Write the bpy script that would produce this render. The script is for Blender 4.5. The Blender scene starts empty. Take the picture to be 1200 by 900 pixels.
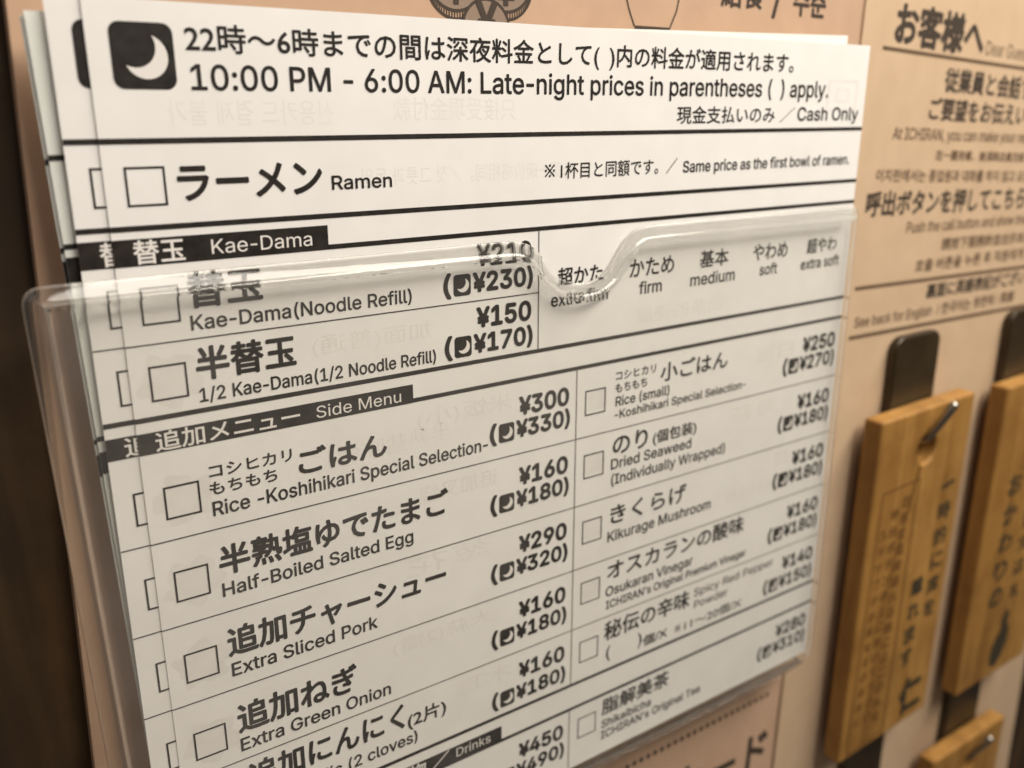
import bpy, bmesh, math, random, os
from mathutils import Vector, Matrix
from mathutils.geometry import delaunay_2d_cdt
import numpy as np
random.seed(4)
MM = 0.001
S = bpy.context.scene
COL = S.collection

# ------------------------------------------------------------------ camera
R = [[0.82693076, 0.00113906, -0.5623026],
     [-0.16372522, 0.95715752, -0.23883789],
     [0.53794011, 0.28956551, 0.79168949]]      # rows: right, down, forward in (X, down, depth)
cd = bpy.data.cameras.new('camera'); cam = bpy.data.objects.new('camera', cd); COL.objects.link(cam)
rt, dn, fw = [Vector((r[0], r[2], -r[1])) for r in R]
m = Matrix((rt, -dn, -fw)).transposed().to_4x4()
m.translation = Vector((-53.794, -79.169, 28.957)) * MM
cam.matrix_world = m
cd.sensor_width = 36; cd.lens = 36 * 1052.6 / 1200
cd.clip_start = 0.001; cd.clip_end = 50
cd.dof.use_dof = True; cd.dof.focus_distance = 0.0900; cd.dof.aperture_fstop = 25.0
S.camera = cam

# ------------------------------------------------------------------ world, lamps, exposure
w = bpy.data.worlds.new('World'); S.world = w; w.use_nodes = True
bg = w.node_tree.nodes['Background']
bg.inputs[0].default_value = (1.0, 0.86, 0.72, 1); bg.inputs[1].default_value = 0.072

def lamp(name, loc, target, size, watts, color, shape='DISK', size_y=None):
    d = bpy.data.lights.new(name, 'AREA'); d.shape = shape; d.size = size * MM
    if size_y: d.size_y = size_y * MM
    d.energy = watts; d.color = color
    o = bpy.data.objects.new(name, d); COL.objects.link(o)
    o.location = Vector(loc) * MM
    o.rotation_euler = (Vector(target) * MM - o.location).to_track_quat('-Z', 'Y').to_euler()
    return o
lamp('ceiling_lamp', (150, -150, 250), (25, 0, 0), 400, 2.28, (1.0, 0.918, 0.815), 'RECTANGLE', 90)
lamp('left_fill', (-190, -260, 150), (0, 0, 0), 220, 0.14, (1.0, 0.84, 0.78))  # added weak pinkish fill from the left, not a lamp of the booth
S.view_settings.view_transform = 'Standard'; S.view_settings.look = 'None'
S.view_settings.exposure = 0; S.view_settings.gamma = 1
S.render.engine = 'CYCLES'
S.cycles.caustics_refractive = True; S.cycles.caustics_reflective = True
S.cycles.blur_glossy = 0.3
S.cycles.max_bounces = 14; S.cycles.transmission_bounces = 12; S.cycles.transparent_max_bounces = 16
S.cycles.use_denoising = True

# ------------------------------------------------------------------ materials
def mat(name, base, rough=0.6, spec=0.5):
    m = bpy.data.materials.new(name); m.use_nodes = True
    b = m.node_tree.nodes['Principled BSDF']
    b.inputs['Base Color'].default_value = (*base, 1); b.inputs['Roughness'].default_value = rough
    b.inputs['Specular IOR Level'].default_value = spec
    return m, m.node_tree, b
def noise_mix(nt, b, c1, c2, scale, stretch=(1, 1, 1), detail=4, lo=0.35, hi=0.65, bump=0.0, bdist=0.0001):
    N = nt.nodes; L = nt.links
    tc = N.new('ShaderNodeTexCoord'); mp = N.new('ShaderNodeMapping'); mp.inputs['Scale'].default_value = stretch
    n = N.new('ShaderNodeTexNoise'); n.inputs['Scale'].default_value = scale; n.inputs['Detail'].default_value = detail
    L.new(tc.outputs['Object'], mp.inputs[0]); L.new(mp.outputs[0], n.inputs['Vector'])
    cr = N.new('ShaderNodeValToRGB'); cr.color_ramp.elements[0].position = lo; cr.color_ramp.elements[1].position = hi
    cr.color_ramp.elements[0].color = (*c1, 1); cr.color_ramp.elements[1].color = (*c2, 1)
    L.new(n.outputs['Fac'], cr.inputs[0]); L.new(cr.outputs[0], b.inputs['Base Color'])
    if bump:
        bp = N.new('ShaderNodeBump'); bp.inputs['Strength'].default_value = bump; bp.inputs['Distance'].default_value = bdist
        L.new(n.outputs['Fac'], bp.inputs['Height']); L.new(bp.outputs[0], b.inputs['Normal'])
    return n, cr
PAPER, nt, b = mat('paper', (0.8, 0.8, 0.8), 0.75, 0.25)
noise_mix(nt, b, (0.81, 0.795, 0.765), (0.85, 0.838, 0.81), 220, (1, 1, 1), 6, 0.3, 0.7, 0.12, 0.00005)
N = nt.nodes; L = nt.links
tc = N.new('ShaderNodeTexCoord'); n = N.new('ShaderNodeTexNoise'); n.inputs['Scale'].default_value = 26; n.inputs['Detail'].default_value = 1
bp = N.new('ShaderNodeBump'); bp.inputs['Strength'].default_value = 0.5; bp.inputs['Distance'].default_value = 0.0012
old = b.inputs['Normal'].links[0].from_node
L.new(tc.outputs['Object'], n.inputs['Vector']); L.new(n.outputs['Fac'], bp.inputs['Height']); L.new(bp.outputs[0], old.inputs['Normal'])
MINT, nt, b = mat('pale_paper', (0.74, 0.80, 0.72), 0.75, 0.25)
noise_mix(nt, b, (0.79, 0.82, 0.76), (0.83, 0.85, 0.80), 220, (1, 1, 1), 6, 0.3, 0.7)
INK, nt, b = mat('black_ink', (0.017, 0.014, 0.012), 0.55, 0.3)
noise_mix(nt, b, (0.012, 0.010, 0.008), (0.026, 0.021, 0.018), 900)
THIN, _, _ = mat('grey_ink', (0.035, 0.03, 0.028), 0.6, 0.3)
WHITE, _, _ = mat('unprinted_paper', (0.80, 0.77, 0.73), 0.75, 0.25)
GHOST, nt, b = mat('show_through_ink', (0.7, 0.68, 0.64), 0.75, 0.25)
noise_mix(nt, b, (0.755, 0.735, 0.70), (0.80, 0.78, 0.75), 400)
def kraft(name, c1, c2):
    m, nt, b = mat(name, c1, 0.6, 0.35)
    noise_mix(nt, b, c1, c2, 230, (1.0, 1, 0.8), 9, 0.3, 0.7, 0.06, 0.00004)
    return m
KRAFT = kraft('pink_kraft_paper', (0.50, 0.335, 0.225), (0.55, 0.375, 0.255))
TAN = kraft('tan_kraft_paper', (0.56, 0.405, 0.262), (0.61, 0.45, 0.297))
BROWN, _, _ = mat('brown_print', (0.055, 0.04, 0.03), 0.65, 0.3)
FADED, _, _ = mat('faded_brown_print', (0.135, 0.085, 0.05), 0.65, 0.3)
COIN, _, _ = mat('coin_print', (0.27, 0.20, 0.15), 0.65, 0.3)
def wood(name, c1, c2, c3, scale, rough):
    m, nt, b = mat(name, c1, rough, 0.4)
    n, cr = noise_mix(nt, b, c1, c3, scale, (1, 1, 0.06), 8, 0.25, 0.75, 0.25, 0.0002)
    e = cr.color_ramp.elements.new(0.5); e.color = (*c2, 1)
    n.inputs['Distortion'].default_value = 0.6
    N = nt.nodes; L = nt.links; tc = N.new('ShaderNodeTexCoord')
    d = N.new('ShaderNodeTexNoise'); d.inputs['Scale'].default_value = 90; d.inputs['Detail'].default_value = 8; d.inputs['Roughness'].default_value = 0.65
    r2 = N.new('ShaderNodeValToRGB'); r2.color_ramp.elements[0].position = 0.36; r2.color_ramp.elements[1].position = 0.56
    r2.color_ramp.elements[0].color = (0.55, 0.5, 0.45, 1); r2.color_ramp.elements[1].color = (1, 1, 1, 1)
    mx = N.new('ShaderNodeMixRGB'); mx.blend_type = 'MULTIPLY'; mx.inputs[0].default_value = 0.55
    L.new(tc.outputs['Object'], d.inputs['Vector']); L.new(d.outputs['Fac'], r2.inputs[0])
    L.new(cr.outputs[0], mx.inputs[1]); L.new(r2.outputs[0], mx.inputs[2]); L.new(mx.outputs[0], b.inputs['Base Color'])
    return m
PLAQUE = wood('plaque_wood', (0.23, 0.108, 0.024), (0.345, 0.175, 0.042), (0.45, 0.25, 0.072), 260, 0.5)
DARK = wood('dark_wood', (0.013, 0.006, 0.002), (0.036, 0.019, 0.006), (0.08, 0.043, 0.015), 190, 0.7)
HANG, nt, b = mat('dark_metal', (0.05, 0.036, 0.02), 0.34, 0.5)
noise_mix(nt, b, (0.034, 0.022, 0.010), (0.055, 0.038, 0.019), 120)
b.inputs['Metallic'].default_value = 0.25
STEEL, nt, b = mat('steel', (0.45, 0.42, 0.37), 0.36, 0.5); b.inputs['Metallic'].default_value = 1.0
BRUSH, _, _ = mat('brush_ink', (0.045, 0.036, 0.02), 0.5, 0.4)
CARVE, _, _ = mat('carved_groove', (0.16, 0.075, 0.02), 0.6, 0.3)
def glass(name, rough, scale):
    m = bpy.data.materials.new(name); m.use_nodes = True; nt = m.node_tree; b = nt.nodes['Principled BSDF']
    b.inputs['Base Color'].default_value = (0.97, 0.975, 0.955, 1); b.inputs['IOR'].default_value = 1.47
    b.inputs['Transmission Weight'].default_value = 1; b.inputs['Roughness'].default_value = rough
    N = nt.nodes; L = nt.links
    tc = N.new('ShaderNodeTexCoord'); n = N.new('ShaderNodeTexNoise'); n.inputs['Scale'].default_value = scale
    n.inputs['Detail'].default_value = 2
    bp = N.new('ShaderNodeBump'); bp.inputs['Strength'].default_value = 0.10; bp.inputs['Distance'].default_value = 0.0001
    L.new(tc.outputs['Object'], n.inputs['Vector']); L.new(n.outputs['Fac'], bp.inputs['Height']); L.new(bp.outputs[0], b.inputs['Normal'])
    return m
ACRYL = glass('clear_acrylic_rim', 0.03, 60)
def soften(m, clear, dull):
    nt = m.node_tree; N = nt.nodes; L = nt.links; b = N['Principled BSDF']; out = N['Material Output']
    tr = N.new('ShaderNodeBsdfTransparent'); df = N.new('ShaderNodeBsdfDiffuse'); df.inputs[0].default_value = (0.85, 0.82, 0.74, 1)
    a = N.new('ShaderNodeMixShader'); a.inputs[0].default_value = clear; L.new(b.outputs[0], a.inputs[1]); L.new(tr.outputs[0], a.inputs[2])
    c = N.new('ShaderNodeMixShader'); c.inputs[0].default_value = dull; L.new(a.outputs[0], c.inputs[1]); L.new(df.outputs[0], c.inputs[2])
    L.new(c.outputs[0], out.inputs[0])
soften(ACRYL, 0.38, 0.04)
EDGE = glass('clear_acrylic_edge', 0.10, 700)
soften(EDGE, 0.15, 0.13)
def sheet_glass(name, gloss):
    m = bpy.data.materials.new(name); m.use_nodes = True; nt = m.node_tree; N = nt.nodes; L = nt.links
    N.remove(N['Principled BSDF']); out = N['Material Output']
    tr = N.new('ShaderNodeBsdfTransparent'); tr.inputs[0].default_value = (0.976, 0.974, 0.963, 1)
    if not gloss: L.new(tr.outputs[0], out.inputs[0]); return m
    gl = N.new('ShaderNodeBsdfGlossy'); gl.inputs['Roughness'].default_value = 0.06
    fr = N.new('ShaderNodeFresnel'); fr.inputs['IOR'].default_value = 1.49
    df = N.new('ShaderNodeBsdfDiffuse'); df.inputs[0].default_value = (0.8, 0.78, 0.74, 1)
    tc = N.new('ShaderNodeTexCoord'); n = N.new('ShaderNodeTexNoise'); n.inputs['Scale'].default_value = 45; n.inputs['Detail'].default_value = 3
    bp = N.new('ShaderNodeBump'); bp.inputs['Strength'].default_value = 0.06; bp.inputs['Distance'].default_value = 0.0001
    L.new(tc.outputs['Object'], n.inputs['Vector']); L.new(n.outputs['Fac'], bp.inputs['Height']); L.new(bp.outputs[0], gl.inputs['Normal'])
    haze = N.new('ShaderNodeMixShader')      # smears, plus the panel's soft reflected sheen put in as patchy pale colour
    n2 = N.new('ShaderNodeTexNoise'); n2.inputs['Scale'].default_value = 38; n2.inputs['Detail'].default_value = 6; n2.inputs['Distortion'].default_value = 1.2
    mr = N.new('ShaderNodeMapRange'); mr.inputs['From Min'].default_value = 0.35; mr.inputs['From Max'].default_value = 0.72
    mr.inputs['To Min'].default_value = 0.02; mr.inputs['To Max'].default_value = 0.11
    L.new(tc.outputs['Object'], n2.inputs['Vector']); L.new(n2.outputs['Fac'], mr.inputs['Value']); L.new(mr.outputs['Result'], haze.inputs[0])
    L.new(tr.outputs[0], haze.inputs[1]); L.new(df.outputs[0], haze.inputs[2])
    ge = N.new('ShaderNodeNewGeometry'); inv = N.new('ShaderNodeMath'); inv.operation = 'SUBTRACT'; inv.inputs[0].default_value = 1
    L.new(ge.outputs['Backfacing'], inv.inputs[1])
    mu = N.new('ShaderNodeMath'); mu.operation = 'MULTIPLY'; L.new(fr.outputs[0], mu.inputs[0]); L.new(inv.outputs[0], mu.inputs[1])   # seen from inside the sheet there is no outer reflection
    mx = N.new('ShaderNodeMixShader'); L.new(mu.outputs[0], mx.inputs[0]); L.new(haze.outputs[0], mx.inputs[1]); L.new(gl.outputs[0], mx.inputs[2])
    L.new(mx.outputs[0], out.inputs[0]); return m
SHEETF = sheet_glass('clear_acrylic_face', True); SHEETB = sheet_glass('clear_acrylic_back', False)
FROST = glass('scuffed_acrylic', 0.25, 900)

# ------------------------------------------------------------------ object helpers
def P(x, d, z): return Vector((x, d, z)) * MM
def tag(o, label, cat, group=None, kind=None):
    if label: o['label'] = label
    if cat: o['category'] = cat
    if group: o['group'] = group
    if kind: o['kind'] = kind
    return o
def thing(name, base, label, cat, group=None):
    o = bpy.data.objects.new(name, None); o.empty_display_size = 0.005
    o.location = P(*base); COL.objects.link(o)
    return tag(o, label, cat, group)
def root_loc(o):
    while o.parent: o = o.parent
    return Vector(o.location)
def obj(name, verts, faces, material, parent=None, smooth=False, label=None):
    off = root_loc(parent) if parent else Vector((0, 0, 0))
    me = bpy.data.meshes.new(name)
    me.from_pydata([Vector(v) - off for v in verts], [], faces); me.update()
    me.materials.append(material)
    if smooth: me.polygons.foreach_set('use_smooth', [True] * len(me.polygons))
    o = bpy.data.objects.new(name, me); COL.objects.link(o)
    if parent: o.parent = parent
    if label: o['label'] = label
    return o
def join(*vf):
    V, F = [], []
    for v, f in vf:
        k = len(V); V += v; F += [tuple(i + k for i in q) for q in f]
    return V, F
def quad(x0, z0, x1, z1, d): return [P(x0, d, z0), P(x1, d, z0), P(x1, d, z1), P(x0, d, z1)], [(0, 1, 2, 3)]
def line(a, b_, wd, d):
    a = Vector(a); b_ = Vector(b_); n = (b_ - a).normalized(); n = Vector((-n.y, n.x)) * wd / 2
    return [P(q.x, d, q.y) for q in (a - n, b_ - n, b_ + n, a + n)], [(0, 1, 2, 3)]
def poly(pts, d): return [P(x, d, z) for x, z in pts], [tuple(range(len(pts)))]
def rrect(x0, z0, x1, z1, r, n=6):
    pts = []
    for cx, cz, a in ((x1 - r, z1 - r, 0), (x0 + r, z1 - r, 90), (x0 + r, z0 + r, 180), (x1 - r, z0 + r, 270)):
        for k in range(n + 1):
            t = math.radians(a + 90 * k / n); pts.append((cx + r * math.cos(t), cz + r * math.sin(t)))
    return pts
def circ(cx, cz, r, n=40, a0=0, a1=360, rz=None):
    rz = rz or r
    return [(cx + r * math.cos(math.radians(a0 + (a1 - a0) * k / n)), cz + rz * math.sin(math.radians(a0 + (a1 - a0) * k / n))) for k in range(n + (a1 - a0 < 360))]
def ring(cx, cz, r0, r1, d, n=48, a0=0, a1=360):
    a = circ(cx, cz, r0, n, a0, a1); b_ = circ(cx, cz, r1, n, a0, a1); k = len(a); full = a1 - a0 >= 360
    return [P(x, d, z) for x, z in a + b_], [(i, (i + 1) % k, k + (i + 1) % k, k + i) for i in range(k if full else k - 1)]
def plate(name, outline, holes, d0, d1, material, parent, bevel=0.0, rot=None):
    """outline in the wall plane, front at depth d0, back at depth d1"""
    bm = bmesh.new(); off = root_loc(parent) if parent else Vector((0, 0, 0))
    if holes:
        pv, pe = [], []
        for pts in [outline] + holes:
            k0 = len(pv); n = len(pts); pv += [Vector(q) for q in pts]; pe += [(k0 + j, k0 + (j + 1) % n) for j in range(n)]
        ov, _, of, _, _, _ = delaunay_2d_cdt(pv, pe, [], 0, 1e-6)
        vs = [bm.verts.new(P(q.x, d0, q.y) - off) for q in ov]
        for f in of:
            c = sum((ov[q] for q in f), Vector((0, 0))) / len(f)
            if any((c - Vector((sum(p[0] for p in h) / len(h), sum(p[1] for p in h) / len(h)))).length < (Vector(h[0]) - Vector(h[len(h) // 2])).length / 2 for h in holes): continue
            bm.faces.new([vs[q] for q in f])
    else:
        bm.faces.new([bm.verts.new(P(x, d0, z) - off) for x, z in outline])
    g = bmesh.ops.extrude_face_region(bm, geom=bm.faces[:])
    bmesh.ops.translate(bm, verts=[v for v in g['geom'] if isinstance(v, bmesh.types.BMVert)], vec=(0, (d1 - d0) * MM, 0))
    bmesh.ops.recalc_face_normals(bm, faces=bm.faces[:])
    me = bpy.data.meshes.new(name); bm.to_mesh(me); bm.free(); me.materials.append(material)
    o = bpy.data.objects.new(name, me); COL.objects.link(o); o.parent = parent
    if bevel:
        md = o.modifiers.new('bevel', 'BEVEL'); md.width = bevel * MM; md.segments = 3; md.limit_method = 'ANGLE'; md.angle_limit = math.radians(50)
    return o
def tube(pts, radii, n=14):
    V, F = [], []
    pts = [Vector(p) for p in pts]
    for i, p in enumerate(pts):
        t = (pts[min(i + 1, len(pts) - 1)] - pts[max(i - 1, 0)]).normalized()
        u = t.cross(Vector((1, 0, 0))).normalized(); v = t.cross(u)
        for k in range(n):
            a = 2 * math.pi * k / n; V.append(p + (u * math.cos(a) + v * math.sin(a)) * radii[i])
    for i in range(len(pts) - 1):
        for k in range(n):
            F.append((i * n + k, i * n + (k + 1) % n, (i + 1) * n + (k + 1) % n, (i + 1) * n + k))
    F.append(tuple(range(n))); F.append(tuple(range((len(pts) - 1) * n, len(pts) * n)))
    return V, F

# ------------------------------------------------------------------ lettering
FONT = None
try:
    FONT = bpy.data.fonts.load(os.path.join(bpy.utils.system_resource('DATAFILES', path='fonts'), 'Inter.woff2'))
except Exception:
    FONT = None
CACHE = {}
HYPHEN = -5.0
def glyphs(s, latin):
    """outlines of a string, filled contour by contour (non-zero winding), so overlapping strokes stay solid"""
    k = (s, latin)
    if k in CACHE: return CACHE[k]
    c = bpy.data.curves.new('t', 'FONT'); c.body = s; c.size = 1; c.resolution_u = 3; c.fill_mode = 'NONE'
    if latin and FONT:
        c.font = FONT
        for i, ch in enumerate(s):
            if '-' in s[i:i + 2]: c.body_format[i].kerning = HYPHEN
    o = bpy.data.objects.new('t', c); COL.objects.link(o)
    dg = bpy.context.evaluated_depsgraph_get(); dg.update()
    me = bpy.data.meshes.new_from_object(o.evaluated_get(dg))
    co = [(v.co.x, v.co.y) for v in me.vertices]
    nxt = {}
    for e in me.edges: nxt.setdefault(e.vertices[0], []).append(e.vertices[1]); nxt.setdefault(e.vertices[1], []).append(e.vertices[0])
    loops, seen = [], set()
    for st in sorted(nxt):
        if st in seen: continue
        lp = [st]; seen.add(st); cur = st
        while True:
            n = [q for q in nxt[cur] if q not in seen]
            if not n: break
            cur = n[0] if len(lp) > 1 or len(n) == 1 else min(n, key=lambda q: abs(q - st))
            seen.add(cur); lp.append(cur)
        pts = []
        for i in lp:
            if not pts or math.hypot(co[i][0] - pts[-1][0], co[i][1] - pts[-1][1]) > 1e-5: pts.append(co[i])
        if len(pts) > 2 and math.hypot(pts[0][0] - pts[-1][0], pts[0][1] - pts[-1][1]) < 1e-5: pts.pop()
        if len(pts) > 2: loops.append(pts)
    bpy.data.objects.remove(o); bpy.data.curves.remove(c); bpy.data.meshes.remove(me)
    # loops whose boxes overlap belong to one sign; each sign is triangulated and kept where its winding is not zero
    bb = [(min(q[0] for q in p), max(q[0] for q in p)) for p in loops]
    order = sorted(range(len(loops)), key=lambda i: bb[i][0]); groups = []; end = -1e9
    for i in order:
        if bb[i][0] > end: groups.append([])
        groups[-1].append(i); end = max(end, bb[i][1])
    V, F = [], []
    for g in groups:
        pv, pe, seg = [], [], []
        for i in g:
            k0 = len(pv); n = len(loops[i]); pv += [Vector(q) for q in loops[i]]
            pe += [(k0 + j, k0 + (j + 1) % n) for j in range(n)]
            seg += [(*loops[i][j], *loops[i][(j + 1) % n]) for j in range(n)]
        ov, _, of, _, _, _ = delaunay_2d_cdt(pv, pe, [], 0, 1e-6)
        sg = np.array(seg); tri = np.array([[ov[q] for q in f] for f in of if len(f) == 3]); c3 = tri.mean(axis=1)
        x, y = c3[:, :1], c3[:, 1:]
        up = (sg[:, 1] <= y) & (sg[:, 3] > y); dnw = (sg[:, 1] > y) & (sg[:, 3] <= y)
        dy = np.where(sg[:, 3] == sg[:, 1], 1e-12, sg[:, 3] - sg[:, 1])
        hit = x < sg[:, 0] + (y - sg[:, 1]) / dy * (sg[:, 2] - sg[:, 0])
        wn = (up & hit).sum(axis=1) - (dnw & hit).sum(axis=1)
        k0 = len(V); V += [(q.x, q.y) for q in ov]
        F += [tuple(q + k0 for q in f) for f, wv in zip([f for f in of if len(f) == 3], wn) if wv != 0]
    CACHE[k] = (V, F)
    return CACHE[k]
def box2(v): xs = [a for a, _ in v]; ys = [a for _, a in v]; return min(xs), max(xs), min(ys), max(ys)
CAP = box2(glyphs('H', True)[0])[3]
def text_vf(s, latin, x0, z0, x1, z1, h, d, bold=0.0, vis=None, vertical=None, mirror=False):
    """ink runs from (x0,z0) to (x1,z1); h = cap height (latin) or ink height (others), in mm"""
    v, f = glyphs(s, latin)
    bx = box2(glyphs(vis, latin)[0] if vis else v)
    sy = h / CAP if latin else h / (bx[3] - bx[2])
    y0 = 0 if latin else bx[2]
    L = math.hypot(x1 - x0, z1 - z0); sx = L / (bx[1] - bx[0]); ca, sa = (x1 - x0) / L, (z1 - z0) / L
    V, F = [], []
    e = bold * min(sx, sy) if bold else 0
    offs = [(0, 0)] if not e else [(e * math.cos(a * math.pi / 4), e * math.sin(a * math.pi / 4)) for a in range(8)]
    for j, (ox, oy) in enumerate(offs):
        k = len(V)
        for x, y in v:
            u = (x - bx[0]) * sx + ox; t = (y - y0) * sy + oy
            if mirror: u = L - u
            V.append(P(x0 + u * ca - t * sa, d - j * 0.0012, z0 + u * sa + t * ca))
        F += [tuple(i + k for i in q) for q in f]
    return V, F
def lettering(name, parent, material, *a, label=None, **k):
    V, F = text_vf(*a, **k)
    return obj(name, V, F, material, parent, label=label)

# ------------------------------------------------------------------ wall behind
wall = thing('wood_wall', (40, 6.5, -160), 'very dark brown grained wood wall seen at the left edge behind the boards', 'wall')
plate('wood_panel', [(-190, -160), (300, -160), (300, 130), (-190, 130)], [], 6.5, 18, DARK, wall)

DB, DN = 4.5, 4.2
pb = thing('poster_board', (8, DB, -120), 'pinkish kraft poster board with coin and cup drawings behind the card holder', 'poster')
plate('board_sheet', [(-49.4, -120), (57.0, -120), (62.9, 60), (-43.3, 60)], [], DB, 6.3, KRAFT, pb, 0.15)
dp = DB - 0.03
def coin(name, cx, cz, r, d, mark=True, rim=True):
    V, F = join(poly(circ(cx, cz, r), d), ring(cx, cz, r - 0.16, r + 0.02, d - .01)) if 0 else poly(circ(cx, cz, r), d)
    c = obj(name, V, F, COIN, pb)
    parts = [ring(cx, cz, r - 0.15, r + 0.15, d - .012)]
    if rim:
        parts.append(ring(cx, cz - 0.75, r - 0.12, r + 0.15, d - .012, 30, 195, 345))
        for k in range(26):
            a = math.radians(200 + 140 * k / 25)
            x, z = cx + r * math.cos(a), cz + r * math.sin(a)
            parts.append(line((x, z), (x, z - 0.75), 0.14, d - .013))
    obj('coin_outline', *join(*parts), BROWN, c)
    return c
coin('coin_drawing', -3.72, 42.0, 3.25, dp)
coin('coin_drawing', 2.35, 42.2, 3.25, dp)
lettering('yen_mark', pb, BROWN, '\u00a5', True, -5.0, 39.4, -2.4, 39.4, 2.6, dp - .02, bold=.02)
lettering('yen_mark', pb, BROWN, '\u00a5', True, 1.0, 39.6, 3.6, 39.6, 2.6, dp - .02, bold=.02)
coin('coin_drawing', -0.14, 37.2, 2.84, dp - .05, rim=False)
lettering('yen_mark', pb, BROWN, '\u00a5', True, -1.3, 36.3, 1.12, 36.3, 3.4, dp - .09, bold=.025)
cup = [(18.5, 46.0), (18.85, 41.2), (19.2, 40.2), (20.1, 38.45)]
cup2 = [(27.2, 46.0), (26.9, 41.6), (26.6, 40.3), (25.6, 38.35)]
parts = [line(cup[i], cup[i + 1], 0.22, dp) for i in range(3)] + [line(cup2[i], cup2[i + 1], 0.22, dp) for i in range(3)]
parts += [poly([(20.1, 38.5), (25.62, 38.5), (25.55, 37.2), (20.2, 37.2)], dp - .005)]
obj('cup_drawing', *join(*parts), BROWN, pb)
for a in [('給食', False, 34.05, 41.37, 41.61, 41.41, 3.05), ('/', True, 43.43, 41.0, 44.74, 41.0, 2.8), ('수준', False, 47.4, 41.07, 53.86, 40.95, 3.25)]:
    lettering('lettering', pb, BROWN, *a, dp, bold=.03)
V, F = text_vf('クレジットカード', False, 41.74, -76.4, 55.87, -77.2, 6.9, dp, bold=.03, vis='ード')
# the run starts well left of the visible end: shift so that the last two signs land on the measured place
full = box2(glyphs('クレジットカード', False)[0]); vis = box2(glyphs('ード', False)[0])
sh = (full[1] - full[0] - (vis[1] - vis[0])) * (14.13 / (vis[1] - vis[0]))
V = [v - P(sh, 0, 0) for v in V]
obj('lettering', V, F, BROWN, pb)
parts = [poly(circ(x, -65.55, 0.45, 10), dp) for x in [-30 + 1.42 * k for k in range(61)]]
parts += [poly(circ(56.4, -65.55 - 1.42 * k, 0.3, 10), dp) for k in range(1, 1)]
obj('dotted_border', *join(*parts), BROWN, pb)

nb = thing('notice_board', (100, DN, -160), 'tan notice board with brush lettering and ruled lines to the right of the card holder', 'notice')
plate('board_sheet', [(56.4, -160), (150.5, -160), (141.5, 60), (62.6, 60)], [], DN, 6.2, TAN, nb, 0.15)
dn_ = DN - 0.03
NOTE = [
('heading', 'J', 'お客様へ', 'お客様へ', 69.57, 38.51, 92.88, 37.37, 5.52, .04, BROWN),
('lettering', 'L', 'Dear Guests', 'Dear Gues', 94.05, 37.66, 106.24, 37.11, 2.08, .0, FADED),
('heading', 'J', '従業員と会話することなく', '従業員と会話', 83.71, 31.99, 106.22, 31.0, 3.47, .028, BROWN),
('heading', 'J', 'ご要望をお伝えいただけます', 'ご要望をお伝えい', 80.55, 27.82, 109.24, 26.69, 3.26, .028, BROWN),
('lettering', 'L', 'At ICHIRAN, you can make your request without speaking.', 'At ICHIRAN, you can make your re', 71.88, 25.04, 109.85, 23.84, 1.72, .01, FADED),
('lettering', 'J', '在一蘭用餐，無須與店員交談', '在一蘭用餐，', 83.86, 21.58, 95.02, 21.12, 1.64, .02, FADED),
('lettering', 'J', '이치란에서는 종업원과 대화를 하지 않고 요청', '이치란에서는 ', 68.85, 18.9, 81.79, 18.36, 1.88, .02, FADED),
('heading', 'J', '呼出ボタンを押してこちらを', '呼出ボタンを押してこちら', 67.28, 13.8, 113.43, 12.41, 3.7, .032, BROWN),
('lettering', 'L', 'Push the call button and show this side.', 'Push the call button and show', 78.43, 10.55, 110.78, 9.71, 1.7, .01, FADED),
('lettering', 'J', '請按下服務鈴並出示本頁', '請按下服務鈴並出示', 89.02, 6.96, 112.71, 6.22, 2.01, .02, FADED),
('lettering', 'J', '호출 버튼을 누른 후 직원에게 보여 주세요', '호출 버튼을 누른 후 직원에게', 82.19, 3.91, 116.04, 3.14, 2.0, .02, FADED),
('lettering', 'J', '裏面に英語表記がございます', '裏面に英語表記がござい', 86.42, -0.95, 118.15, -1.67, 2.51, .03, BROWN),
('lettering', 'L', 'See back for English', 'See back for English', 67.6, -3.42, 88.65, -4.0, 1.61, .01, FADED),
('lettering', 'J', '/ 한국어는 뒷면에 / 英語', '/ 한국어는 뒷면에', 90.17, -4.19, 108.06, -4.53, 1.98, .02, FADED)]
for nm, k, s, v, x0, z0, x1, z1, h, bo, mt in NOTE:
    lettering(nm, nb, mt, s, k == 'L', x0, z0, x1, z1, h, dn_, bold=bo, vis=v)
for a, b2, wd in [((67.05, 37.75), (138, 34.3), .55), ((66.72, 2.83), (139, 0.95), .6), ((66.59, -5.0), (139, -6.45), .65)]:
    obj('ruled_line', *line(a, b2, wd, dn_), FADED, nb)

# ------------------------------------------------------------------ hanger strips with pegs
def strip(x0, x1, ztop, label):
    t = thing('hanger_strip', ((x0 + x1) / 2, 4.1, -150), label, 'hanger', 'dark hanger strips on the notice board')
    plate('strip_plate', rrect(x0, -150, x1, ztop, 2.2), [], 2.5, 4.1, HANG, t, 0.5)
    return t
def peg(t, x, z):
    pts = [P(x, 2.6, z + .5), P(x, .6, z + .6), P(x, -.7, z + 1.3), P(x, -1.5, z + 2.6), P(x, -3.4, z + 6.0), P(x, -4.6, z + 8.3), P(x, -4.75, z + 8.6)]
    r = .00075
    obj('hook_peg', *tube(pts, [r, r, r, r, r, r, r * .55]), STEEL, t, smooth=True)
s1 = strip(77.3, 90.0, -6.2, 'dark hanger strip whose rounded top shows beside the ruled line, behind the fully visible plaque')
s2 = strip(112.6, 125.3, -6.2, 'dark hanger strip at the right edge, behind the ink-blob plaque and the low plaque')
peg(s1, 84.2, -25.0); peg(s2, 121.6, -25.0); peg(s2, 117.6, -104.5)

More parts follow.
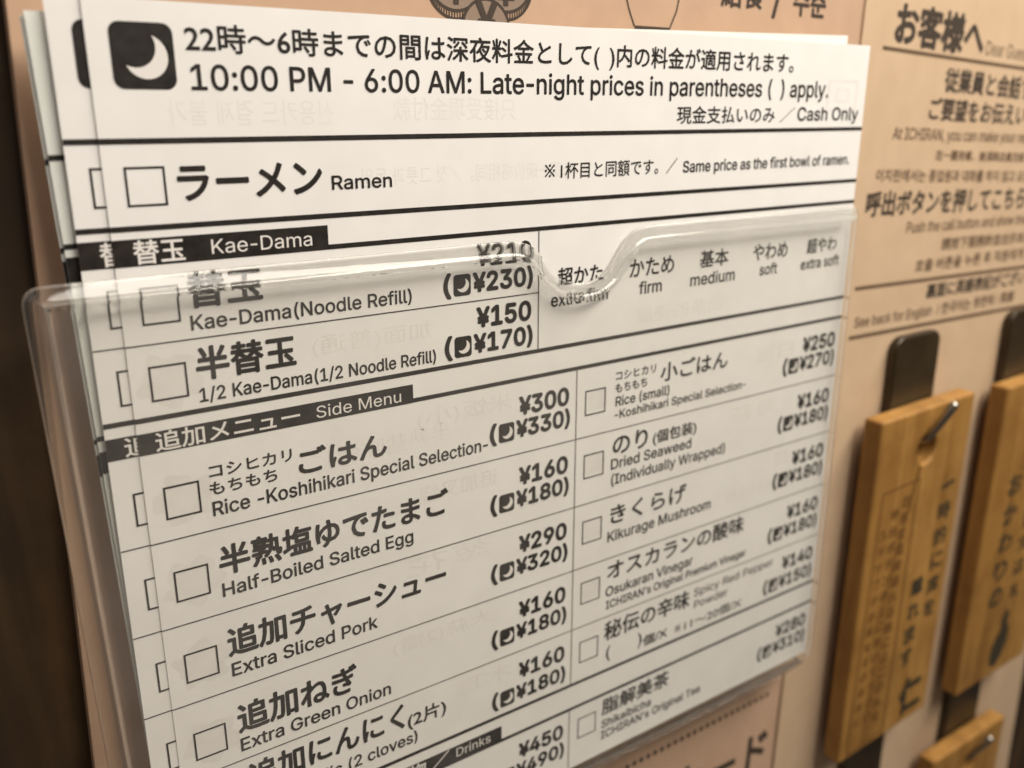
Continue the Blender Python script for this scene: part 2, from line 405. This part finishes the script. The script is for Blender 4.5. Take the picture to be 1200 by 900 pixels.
# ------------------------------------------------------------------ wooden plaques
def plaque(pts, hole, label):
    t = thing('wooden_plaque', (sum(p[0] for p in pts) / 4, 2.4, min(p[1] for p in pts)), label, 'plaque', 'wooden plaques hanging on pegs')
    plate('plaque_board', pts, [circ(hole[0], hole[1], 2.75, 32)], -1.0, 2.4, PLAQUE, t, 0.45)
    return t
p1 = plaque([(69.75, -83.0), (96.05, -81.7), (97.2, -17.8), (70.45, -18.35)], (84.25, -25.6), 'honey coloured wooden plaque with a carved frame and two columns of brush lettering')
p2 = plaque([(107.6, -84.3), (133.9, -83.9), (135.2, -18.6), (108.3, -19.1)], (121.7, -25.6), 'wooden plaque cut off by the right edge, with a dark ink blob near its foot')
p3 = plaque([(102.6, -164), (129.8, -164), (130.8, -98.5), (103.4, -98.2)], (117.5, -105.2), 'lowest wooden plaque in the bottom right corner, only its top edge and peg in view')
di = -1.03
def column(t, s, x, ztop, ch, wch, pitch, lean, bold, mt=BRUSH):
    parts = []
    for k, c in enumerate(s):
        z = ztop - (k + 1) * pitch + lean * k * 0
        flat = c == '一'
        v = text_vf(c, False, x - wch / 2 - lean * k, z + (ch * .4 if flat else 0), x + wch / 2 - lean * k, z + 0.25 + (ch * .5 if flat else 0), ch * (.16 if flat else 1), di, bold=bold)
        parts.append(v)
    return obj('lettering', *join(*parts), mt, t)
column(p1, '一時的に席を', 92.6, -31.0, 3.3, 3.6, 4.9, .02, .03)
column(p1, '離れます', 87.4, -49.5, 3.4, 3.4, 4.9, .12, .035)
column(p1, '仁', 90.3, -71.5, 7.4, 6.4, 8.6, 0, .06)
fr = [(73.0, -31.3), (83.3, -30.8), (82.5, -81.0), (71.9, -81.8)]
obj('carved_frame', *join(*[line(fr[i], fr[(i + 1) % 4], .35, di) for i in range(4)]), CARVE, p1)
column(p1, 'お席を短時離れる際にはこの札を', 80.2, -32.2, 2.1, 2.2, 3.05, .04, .04, CARVE)
column(p1, '呼出ボタンの上に掛けて下さい', 77.4, -34.0, 1.9, 2.0, 3.05, .04, .04, CARVE)
column(p1, 'スタッフがお席をそのままに', 74.6, -37.0, 1.7, 1.8, 3.05, .04, .03, CARVE)
column(p2, 'おかわりの', 117.2, -36.0, 4.2, 4.6, 6.2, .02, .035)
column(p2, 'ご注文は札', 124.5, -40.0, 3.4, 3.6, 5.4, .02, .03)
blob = [(122.6, -68.8), (124.0, -70.5), (123.7, -72.4), (124.9, -74.5), (124.7, -77.5), (123.4, -80.4), (121.6, -82.3), (119.8, -82.0), (118.7, -80.2), (118.9, -77.2), (120.3, -74.8), (121.4, -73.6), (121.2, -71.0)]
obj('ink_blob', *poly(blob, di), BRUSH, p2)

# ------------------------------------------------------------------ order cards
CX0, CX1, CZ1, CZ0 = -39.5, 58.2, 37.45, -55.8
GROUP = 'order cards stacked in the clear holder'
def sheet(t, x0, x1, z0, z1, d, material, thick=0.035, shear=0.0):
    pts = []; V = []; F = []
    o = plate('paper_sheet', [(x0, z0), (x1, z0), (x1 - shear, z1), (x0 - shear, z1)], [], d, d + thick, material, t)
    return o
ROW = [0.35, -8.5, -17.35, -26.0, -34.5, -42.75, -46.0]
RULE = .46
def rules(t, dx, d, x1=CX1):
    for z in (26.75, 19.8, 16.92, 3.3, ROW[0], -42.7, -46.35):
        obj('rule_line', *quad(CX0 + dx, z - RULE / 2, x1 + dx, z + RULE / 2, d), INK, t)
def bands(t, dx, d):
    obj('heading_band', *quad(CX0 + dx, 16.7, -20.7 + dx, 18.95, d - .003), INK, t)
    obj('heading_band', *quad(CX0 + dx, 0.1, -12.4 + dx, 2.1, d - .003), INK, t)
    obj('heading_band', *quad(CX0 + dx, -46.2, -1.65 + dx, -44.2, d - .003), INK, t)
def checkbox(t, x, z, d, s=3.2, wd=.19):
    x1, z1 = x + s, z - s
    q = join(quad(x, z - wd, x1, z, d), quad(x, z1, x1, z1 + wd, d), quad(x, z1 + wd, x + wd, z - wd, d), quad(x1 - wd, z1 + wd, x1, z - wd, d))
    return obj('checkbox', *q, INK, t)
def moon_icon(t, x0, z0, x1, z1, d):
    s = x1 - x0; o = obj('moon_icon', *poly(rrect(x0, z0, x1, z1, s * .17), d), INK, t)
    cx, cz, r = x0 + s * .54, z0 + (z1 - z0) * .49, s * .35
    c2x, c2z, r2 = cx - s * .17, cz + s * .16, s * .335
    # crescent: outer arc, then back along the inner circle
    dd = math.hypot(c2x - cx, c2z - cz); a = (dd * dd + r * r - r2 * r2) / (2 * dd); h = math.sqrt(max(r * r - a * a, 1e-9))
    ux, uz = (c2x - cx) / dd, (c2z - cz) / dd
    q1 = (cx + a * ux - h * uz, cz + a * uz + h * ux); q2 = (cx + a * ux + h * uz, cz + a * uz - h * ux)
    A1 = math.atan2(q1[1] - cz, q1[0] - cx); A2 = math.atan2(q2[1] - cz, q2[0] - cx)
    if A2 < A1: A2 += 2 * math.pi
    if True:
        n = 22; out = [(cx + r * math.cos(A1 + (A2 - A1) * k / n), cz + r * math.sin(A1 + (A2 - A1) * k / n)) for k in range(n + 1)]
        B1 = math.atan2(q1[1] - c2z, q1[0] - c2x); B2 = math.atan2(q2[1] - c2z, q2[0] - c2x)
        if B2 < B1: B2 += 2 * math.pi
        inn = [(c2x + r2 * math.cos(B1 + (B2 - B1) * k / n), c2z + r2 * math.sin(B1 + (B2 - B1) * k / n)) for k in range(n + 1)]
    V = [P(x, d - .008, z) for x, z in out + inn]; k = n + 1
    obj('crescent', V, [(i, i + 1, k + i + 1, k + i) for i in range(n)], WHITE, o)
    return o
LBOX = [24.75, 14.8, 8.0, -3.25, -11.7, -20.5, -29.4, -37.9]
fc = thing('order_card', (9, 0, CZ0), 'front white order card in the clear holder, with every printed line readable', 'order card', GROUP)
sheet(fc, CX0, CX1, CZ0, CZ1, 0, PAPER)
D = -0.03
rules(fc, 0, D); bands(fc, 0, D)
for z in LBOX: checkbox(fc, -37.9, z, D)
for z in (-2.68, -10.84, -19.65, -28.15, -36.75, -48.45): checkbox(fc, 10.5, z, D, 3.15, .17)
moon_icon(fc, -37.8, 30.75, -32.95, 35.8, D)
for z in ROW[1:5]: obj('thin_line', *quad(CX0, z - .06, CX1, z + .06, D - .004), THIN, fc)
obj('thin_line', *quad(CX0, 9.87, 3.53, 9.99, D - .004), THIN, fc)
for x, za, zb in ((3.53, 3.4, 16.7), (9.18, -42.5, 0.1), (9.05, CZ0, -46.6)):
    obj('column_line', *quad(x - .06, za, x + .06, zb, D - .004), THIN, fc)
T = 'lettering'; DN2 = 'dish_name'; EN = 'english_name'
B_, M_ = .030, .022
CARD = [
(T, 'J', '22時～6時までの間は深夜料金として(  )内の料金が適用されます。', -32.0, 33.32, 42.9, 2.6, .016),
(T, 'L', '10:00 PM - 6:00 AM: Late-night prices in parentheses (  ) apply.', -31.8, 30.78, 50.2, 1.95, .012),
(T, 'J', '現金支払いのみ', 23.2, 27.66, 40.1, 1.95, .012), (T, 'J', '／', 41.1, 27.67, 43.9, 1.86, 0), (T, 'L', 'Cash Only', 44.5, 27.9, 57.0, 1.6, .014),
(DN2, 'J', 'ラーメン', -33.7, 21.9, -21.0, 2.75, B_), (EN, 'L', 'Ramen', -20.0, 22.16, -13.9, 1.22, .014),
(T, 'J', '1杯目と同額です。／', 6.4, 22.05, 23.6, 1.75, .009), (T, 'L', 'Same price as the first bowl of ramen.', 24.6, 22.1, 56.1, 1.28, .014),
(DN2, 'J', '替玉', -33.9, 12.7, -27.4, 2.95, B_), (EN, 'L', 'Kae-Dama(Noodle Refill)', -33.9, 10.72, -12.2, 1.28, .014),
(DN2, 'J', '半替玉', -33.8, 6.1, -24.7, 2.98, B_), (EN, 'L', '1/2 Kae-Dama(1/2 Noodle Refill)', -33.8, 4.1, -9.6, 1.24, .014),
('firmness_option', 'J', '超かた', 6.2, 10.35, 12.6, 2.0, .02), ('firmness_option', 'L', 'extra firm', 5.3, 8.1, 13.5, 1.42, .014),
('firmness_option', 'J', 'かため', 16.8, 10.25, 23.9, 2.1, .018), ('firmness_option', 'L', 'firm', 18.4, 8.1, 22.0, 1.42, .014),
('firmness_option', 'J', '基本', 28.4, 10.3, 33.4, 2.1, .02), ('firmness_option', 'L', 'medium', 26.9, 8.15, 34.8, 1.45, .014),
('firmness_option', 'J', 'やわめ', 38.1, 10.3, 44.8, 2.1, .018), ('firmness_option', 'L', 'soft', 39.6, 8.25, 43.0, 1.42, .014),
('firmness_option', 'J', '超やわ', 48.9, 10.3, 55.2, 2.0, .02), ('firmness_option', 'L', 'extra soft', 47.9, 8.2, 56.1, 1.4, .014),
(DN2, 'J', 'コシヒカリ', -33.7, -3.3, -25.8, 1.22, M_), (DN2, 'J', 'もちもち', -33.8, -5.0, -27.4, 1.22, M_), (DN2, 'J', 'ごはん', -25.1, -4.92, -15.7, 2.5, B_),
(EN, 'L', 'Rice -Koshihikari Special Selection-', -33.7, -7.12, -3.3, 1.4, .014),
(DN2, 'J', '半熟塩ゆでたまご', -33.6, -13.4, -8.6, 3.0, B_), (EN, 'L', 'Half-Boiled Salted Egg', -33.6, -15.65, -13.0, 1.4, .014),
(DN2, 'J', '追加チャーシュー', -33.6, -22.35, -9.1, 3.15, B_), (EN, 'L', 'Extra Sliced Pork', -33.5, -24.55, -17.7, 1.44, .014),
(DN2, 'J', '追加ねぎ', -33.4, -31.3, -20.5, 3.3, B_), (EN, 'L', 'Extra Green Onion', -33.4, -33.45, -16.5, 1.46, .014),
(DN2, 'J', '追加にんにく', -32.9, -38.6, -15.0, 3.3, B_), (DN2, 'J', '(2片)', -14.5, -39.3, -9.5, 2.35, .02), (EN, 'L', 'Extra Garlic (2 cloves)', -32.8, -41.1, -13.4, 1.42, .014),
(DN2, 'J', 'コシヒカリ', 15.2, -2.15, 21.7, 1.08, .02), (DN2, 'J', 'もちもち', 15.2, -3.72, 20.3, 1.12, .02), (DN2, 'J', '小ごはん', 22.6, -3.6, 34.6, 2.4, M_),
(EN, 'L', 'Rice (small)', 15.3, -5.47, 24.2, 1.19, .014), (EN, 'L', '-Koshihikari Special Selection-', 15.2, -7.08, 38.5, 1.05, .014),
(DN2, 'J', 'のり', 15.1, -11.85, 20.8, 2.5, M_), (DN2, 'J', '(個包装)', 21.8, -12.05, 29.5, 2.0, .02), (EN, 'L', 'Dried Seaweed', 14.9, -13.7, 28.7, 1.33, .014), (EN, 'L', '(Individually Wrapped)', 15.0, -15.8, 35.3, 1.33, .014),
(DN2, 'J', 'きくらげ', 15.1, -21.3, 28.3, 2.55, M_), (EN, 'L', 'Kikurage Mushroom', 14.7, -23.65, 33.2, 1.42, .014),
(DN2, 'J', 'オスカランの酸味', 14.9, -29.2, 40.4, 2.6, M_), (EN, 'L', 'Osukaran Vinegar', 14.7, -31.5, 30.4, 1.36, .014), (EN, 'L', "ICHIRAN's Original Premium Vinegar", 14.8, -33.35, 41.4, 1.12, .014),
(DN2, 'J', '秘伝の辛味', 14.7, -38.1, 30.2, 2.75, M_), (EN, 'L', 'Spicy Red Pepper', 31.1, -36.85, 47.8, 1.22, .004), (EN, 'L', 'Powder', 31.3, -38.8, 38.1, 1.22, .004),
(T, 'J', '(', 15.1, -41.4, 15.8, 2.35, .01), (T, 'J', ')', 20.7, -41.4, 21.4, 2.35, .01), (T, 'J', '個/X', 21.7, -41.5, 26.2, 1.6, .02), (T, 'J', '11～20個/X', 29.6, -41.75, 41.3, 1.54, .015),
(DN2, 'J', '脂解美茶', 14.7, -49.7, 27.0, 2.5, M_), (EN, 'L', 'Shikaibicha', 14.7, -51.75, 23.7, 1.22, .014), (EN, 'L', "ICHIRAN's Original Tea", 14.7, -53.5, 33.6, 1.22, .014)]
for nm, k, s, x0, z, x1, h, bo in CARD:
    lettering(nm, fc, INK, s, k == 'L', x0, z, x1, z, h, D, bold=bo)
def reference_mark(x, z, s, wd):
    h = s / 2; q = []
    for a in (45, 135):
        u, v = h * math.cos(math.radians(a)), h * math.sin(math.radians(a)); q.append(line((x + h - u, z + h - v), (x + h + u, z + h + v), wd, D - .001 * (a > 90)))
    q += [poly(circ(x + h + .62 * h * a, z + h + .62 * h * b2, wd * .85, 10), D) for a, b2 in ((1, 0), (-1, 0), (0, 1), (0, -1))]
    obj('reference_mark', *join(*q), INK, fc)
reference_mark(4.05, 22.1, 1.75, .17); reference_mark(27.55, -41.6, 1.4, .14)
for k, s, x0, z, x1, h, bo in [('J', '替玉', -37.9, 16.85, -33.8, 1.95, .016), ('L', 'Kae-Dama', -31.5, 17.2, -22.3, 1.25, .0),
                             ('J', '追加メニュー', -38.0, .22, -24.7, 1.8, .014), ('L', 'Side Menu', -23.0, .45, -13.8, 1.2, .0),
                             ('J', 'お飲み物 ／', -22, -46.05, -9.2, 1.75, .014), ('L', 'Drinks', -8.2, -45.8, -3.3, 1.2, .0)]:
    lettering('heading_lettering', fc, WHITE, s, k == 'L', x0, z, x1, z, h, D - .008, bold=bo, label='white lettering in a black heading band')
def price(x, z1, z2, day, night, s=1.0):
    """day price over night price in brackets with a moon, right-hand ink edge at x"""
    if day: lettering('price', fc, INK, '\u00a5' + day, True, x - 7.0, z1, x - 0.1, z1, 2.0 * s, D, bold=.032)
    lettering('price', fc, INK, '(', True, x - 10.95, z2, x - 10.2, z2, 2.0, D, bold=.028)
    moon_icon(fc, x - 9.85, z2 - .28, x - 7.75, z2 + 1.98, D)
    lettering('price', fc, INK, '\u00a5' + night + ')', True, x - 7.4, z2, x + .1, z2, 1.9 * s, D, bold=.032)
price(2.55, 13.65, 10.95, '210', '230'); price(2.55, 7.1, 4.35, '150', '170')
for x, r in ((8.05, (('300', '330'), ('160', '180'), ('290', '320'), ('160', '180'), ('160', '180'), ('450', '490'))),
             (57.1, (('250', '270'), ('160', '180'), ('160', '180'), ('160', '180'), ('140', '150'), ('280', '310')))):
    for (a, b2), z1, z2 in zip(r, (-3.8, -12.35, -21.05, -29.8, -38.3, -50.2), (-6.42, -15.05, -23.85, -32.65, -41.3, -53.0)):
        price(x, z1, z2, a, b2)
# printing on the back that shows faintly through the paper
SHOW = [('신용카드 결제 불가', -34.0, 27.9, -19.5, 2.1), ('只接受現金付款', -13.5, 28.2, 0.5, 2.2), ('与第一碗价格相同。／첫 그릇과 동일', -17.0, 22.2, 8.0, 1.8), ('回', 50.0, 28.8, 56.5, 4.2),
        ('加面(普通)', -23, 6.4, -10, 2.2), ('\u00a5170', -2.2, 13.4, 2.6, 1.7), ('面条的硬度', 18, 4.4, 33, 2.0), ('米饭(小)', -12, -3.2, 0.0, 2.4), ('半熟盐味蛋', -21, -5.0, -8, 2.2),
        ('追加叉烧', -12, -11.6, -2, 2.2), ('\u00a5160', 1, -15.6, 7, 2.0), ('葱花', -14, -20.0, -3, 2.4), ('大蒜(2瓣)', -16, -29.2, -3, 2.2), ('木耳', -8, -37.6, 0, 2.2),
        ('海苔', 36, -12, 46, 2.4), ('白饭', 40, -4.0, 48, 2.4), ('醋', 46, -20.5, 49, 2.4), ('秘制辣粉', 36, -24, 47, 2.2)]
for s, x0, z, x1, h in SHOW:
    lettering('show_through_print', fc, GHOST, s, False, x0, z, x1, z, h, -.005, mirror=True, label='faint mirrored print showing through from the back')
for z in LBOX[2:]:
    cx, cz = -36.1, z - 1.5; pts = []
    for k in range(40):
        a = k * math.pi / 20; r = 2.35 + .35 * math.cos(5 * a + z) + .2 * math.cos(9 * a)
        pts.append((cx + r * 1.12 * math.cos(a), cz + r * math.sin(a)))
    obj('show_through_blotch', *poly(pts, -.003), GHOST, fc, label='faint blotch showing through around a checkbox')
for z in (-2.68, -10.84, -19.65, -28.15):
    obj('show_through_blotch', *poly(rrect(10.9, z - 2.7, 13.9, z - .3, .3), -.003), GHOST, fc, label='faint blotch showing through inside a checkbox')

def copy_part(o, t, dx, dd, dz=0):
    c = o.copy(); COL.objects.link(c); c.parent = t
    return c
sc = thing('order_card', (9 - 2.55, .045, CZ0), 'second white order card, a left strip with cut-off checkboxes showing past the front card', 'order card', GROUP)
for o in list(fc.children):
    nm = o.name.split('.')[0]
    if nm in ('paper_sheet', 'rule_line', 'heading_band', 'thin_line', 'checkbox', 'moon_icon', 'heading_lettering'):
        c = copy_part(o, sc, 0, 0)
        for g in o.children: copy_part(g, c, 0, 0)
sc.location.y = .045 * MM; sc.rotation_euler.x = -0.0014
def turned_card(x, d, z, ang, label):
    """a card of the stack that leans to the left; no print of it shows except the rules running off its edge"""
    t = thing('order_card', (9 + x, d, CZ0 + z), label, 'order card', GROUP)
    sheet(t, CX0 + x, CX1 + x, CZ0 + z, CZ1 + z, d, MINT, .2)
    for zz in (26.75, 19.8, 16.92, 3.3, ROW[0]):
        obj('rule_line', *quad(CX0 + x, zz + z - RULE / 2, CX1 + x, zz + z + RULE / 2, d - .03), INK, t)
    for a, b2 in ((16.7, 18.95), (.1, 2.1)):
        obj('heading_band', *quad(CX0 + x, a + z, -20.7 + x, b2 + z, d - .033), INK, t)
    t.rotation_euler = (-0.0045, -ang, 0)
    return t
turned_card(-1.66, .42, .0, .024, 'order card leaning left behind the second one, its top corner peeking over the front card')
turned_card(-1.85, .8, -.3, .0245, 'rearmost pale order card, a thin greenish strip at the far left of the stack')

# ------------------------------------------------------------------ clear acrylic holder
ho = thing('card_holder', (6, 4.1, -57.5), 'clear acrylic card holder with a thumb notch, covering the lower part of the order cards', 'card holder')
def arc(cx, cz, r, a0, a1, n): return [(cx + r * math.cos(math.radians(a0 + (a1 - a0) * k / n)), cz + r * math.sin(math.radians(a0 + (a1 - a0) * k / n))) for k in range(n + 1)]
ctrl = [(-45.2, -57.3)]
edge = []
edge += [(-45.2, -54.5), (-46.75, 14.2)]
edge += arc(-45.45, 14.55, 1.35, 176, 92, 7)
edge += [(-40, 15.93), (-30, 15.95), (-20, 15.95), (-10, 15.97), (-2.44, 16.0)]
n_ = [(0.26, 15.89), (1.93, 15.44), (3.06, 14.62), (4.03, 13.29), (5.02, 12.0), (6.36, 11.02), (8.18, 10.5), (10.02, 10.42), (11.7, 10.85), (13.0, 11.81), (14.15, 13.15), (15.17, 14.75), (16.16, 15.75), (17.6, 16.22), (19.45, 16.28)]
edge += n_ + [(30, 16.3), (45, 16.3)]
edge += arc(57.3, 14.85, 1.5, 92, 2, 7)
edge += [(58.8, 0), (58.8, -53.5)]
edge += arc(55.8, -54.4, 3.0, -2, -88, 8)
edge += [(44, -57.45), (12, -57.3), (-20, -57.25)]
edge += arc(-42.2, -54.3, 3.0, -91, -177, 8)[:-1]
def resample(pts, step):
    out = []
    for i in range(len(pts)):
        a, b2 = Vector(pts[i]), Vector(pts[(i + 1) % len(pts)]); n = max(1, int((b2 - a).length / step))
        out += [tuple(a.lerp(b2, k / n)) for k in range(n)]
    return out
def smooth(pts, it):
    for _ in range(it):
        n = len(pts)
        pts = [((pts[i - 1][0] + 2 * pts[i][0] + pts[(i + 1) % n][0]) / 4, (pts[i - 1][1] + 2 * pts[i][1] + pts[(i + 1) % n][1]) / 4) for i in range(n)]
    return pts
path = smooth(resample(edge, .4), 6)
N = len(path)
nor = []
for i in range(N):
    a, b2 = Vector(path[i - 2]), Vector(path[(i + 2) % N]); t = (b2 - a).normalized(); nor.append(Vector((t.y, -t.x)))   # path runs clockwise: points inward
PROFILE = [(0.0, -.45), (0.0, -.60), (.03, -.68), (.10, -.72), (.18, -.75), (.7, -.99), (1.16, -1.21), (1.22, -1.25), (1.34, -1.345), (1.46, -1.43), (1.53, -1.46), (1.60, -1.455), (1.68, -1.40), (1.74, -1.385), (1.9, -1.385)]
RIMMAT = [3, 3, 3, 3, 0, 0, 3, 3, 3, 3, 3, 3, 3, 3]
V, F = [], []; STEPS = len(PROFILE) - 1
for ins, dep in PROFILE:
    for i in range(N): V.append(P(path[i][0] + nor[i].x * ins, dep, path[i][1] + nor[i].y * ins))
for s_ in range(STEPS):
    for i in range(N):
        j = (i + 1) % N; F.append((s_ * N + i, s_ * N + j, (s_ + 1) * N + j, (s_ + 1) * N + i))
off = root_loc(ho)
bm = bmesh.new(); bv = [bm.verts.new(v - off) for v in V]; bm.verts.ensure_lookup_table()
for q, f in enumerate(F):
    fc_ = bm.faces.new([bv[i] for i in f]); fc_.smooth = True; fc_.material_index = RIMMAT[q // N]
for k in (0, STEPS):
    es = [bm.edges.get((bv[k * N + i], bv[k * N + (i + 1) % N])) for i in range(N)]
    g = bmesh.ops.triangle_fill(bm, use_beauty=True, edges=es)
    for f in g['geom']:
        if isinstance(f, bmesh.types.BMFace): f.material_index = 1 if k else 2; f.smooth = False
bmesh.ops.recalc_face_normals(bm, faces=bm.faces[:])
me = bpy.data.meshes.new('front_panel'); bm.to_mesh(me); bm.free()
for q in (ACRYL, SHEETF, SHEETB, EDGE): me.materials.append(q)
fp = bpy.data.objects.new('front_panel', me); COL.objects.link(fp); fp.parent = ho
plate('floor_strip', [(-42.5, -57.2), (56, -57.2), (56, -56.2), (-42.5, -56.2)], [], -.43, 4.15, FROST, ho)
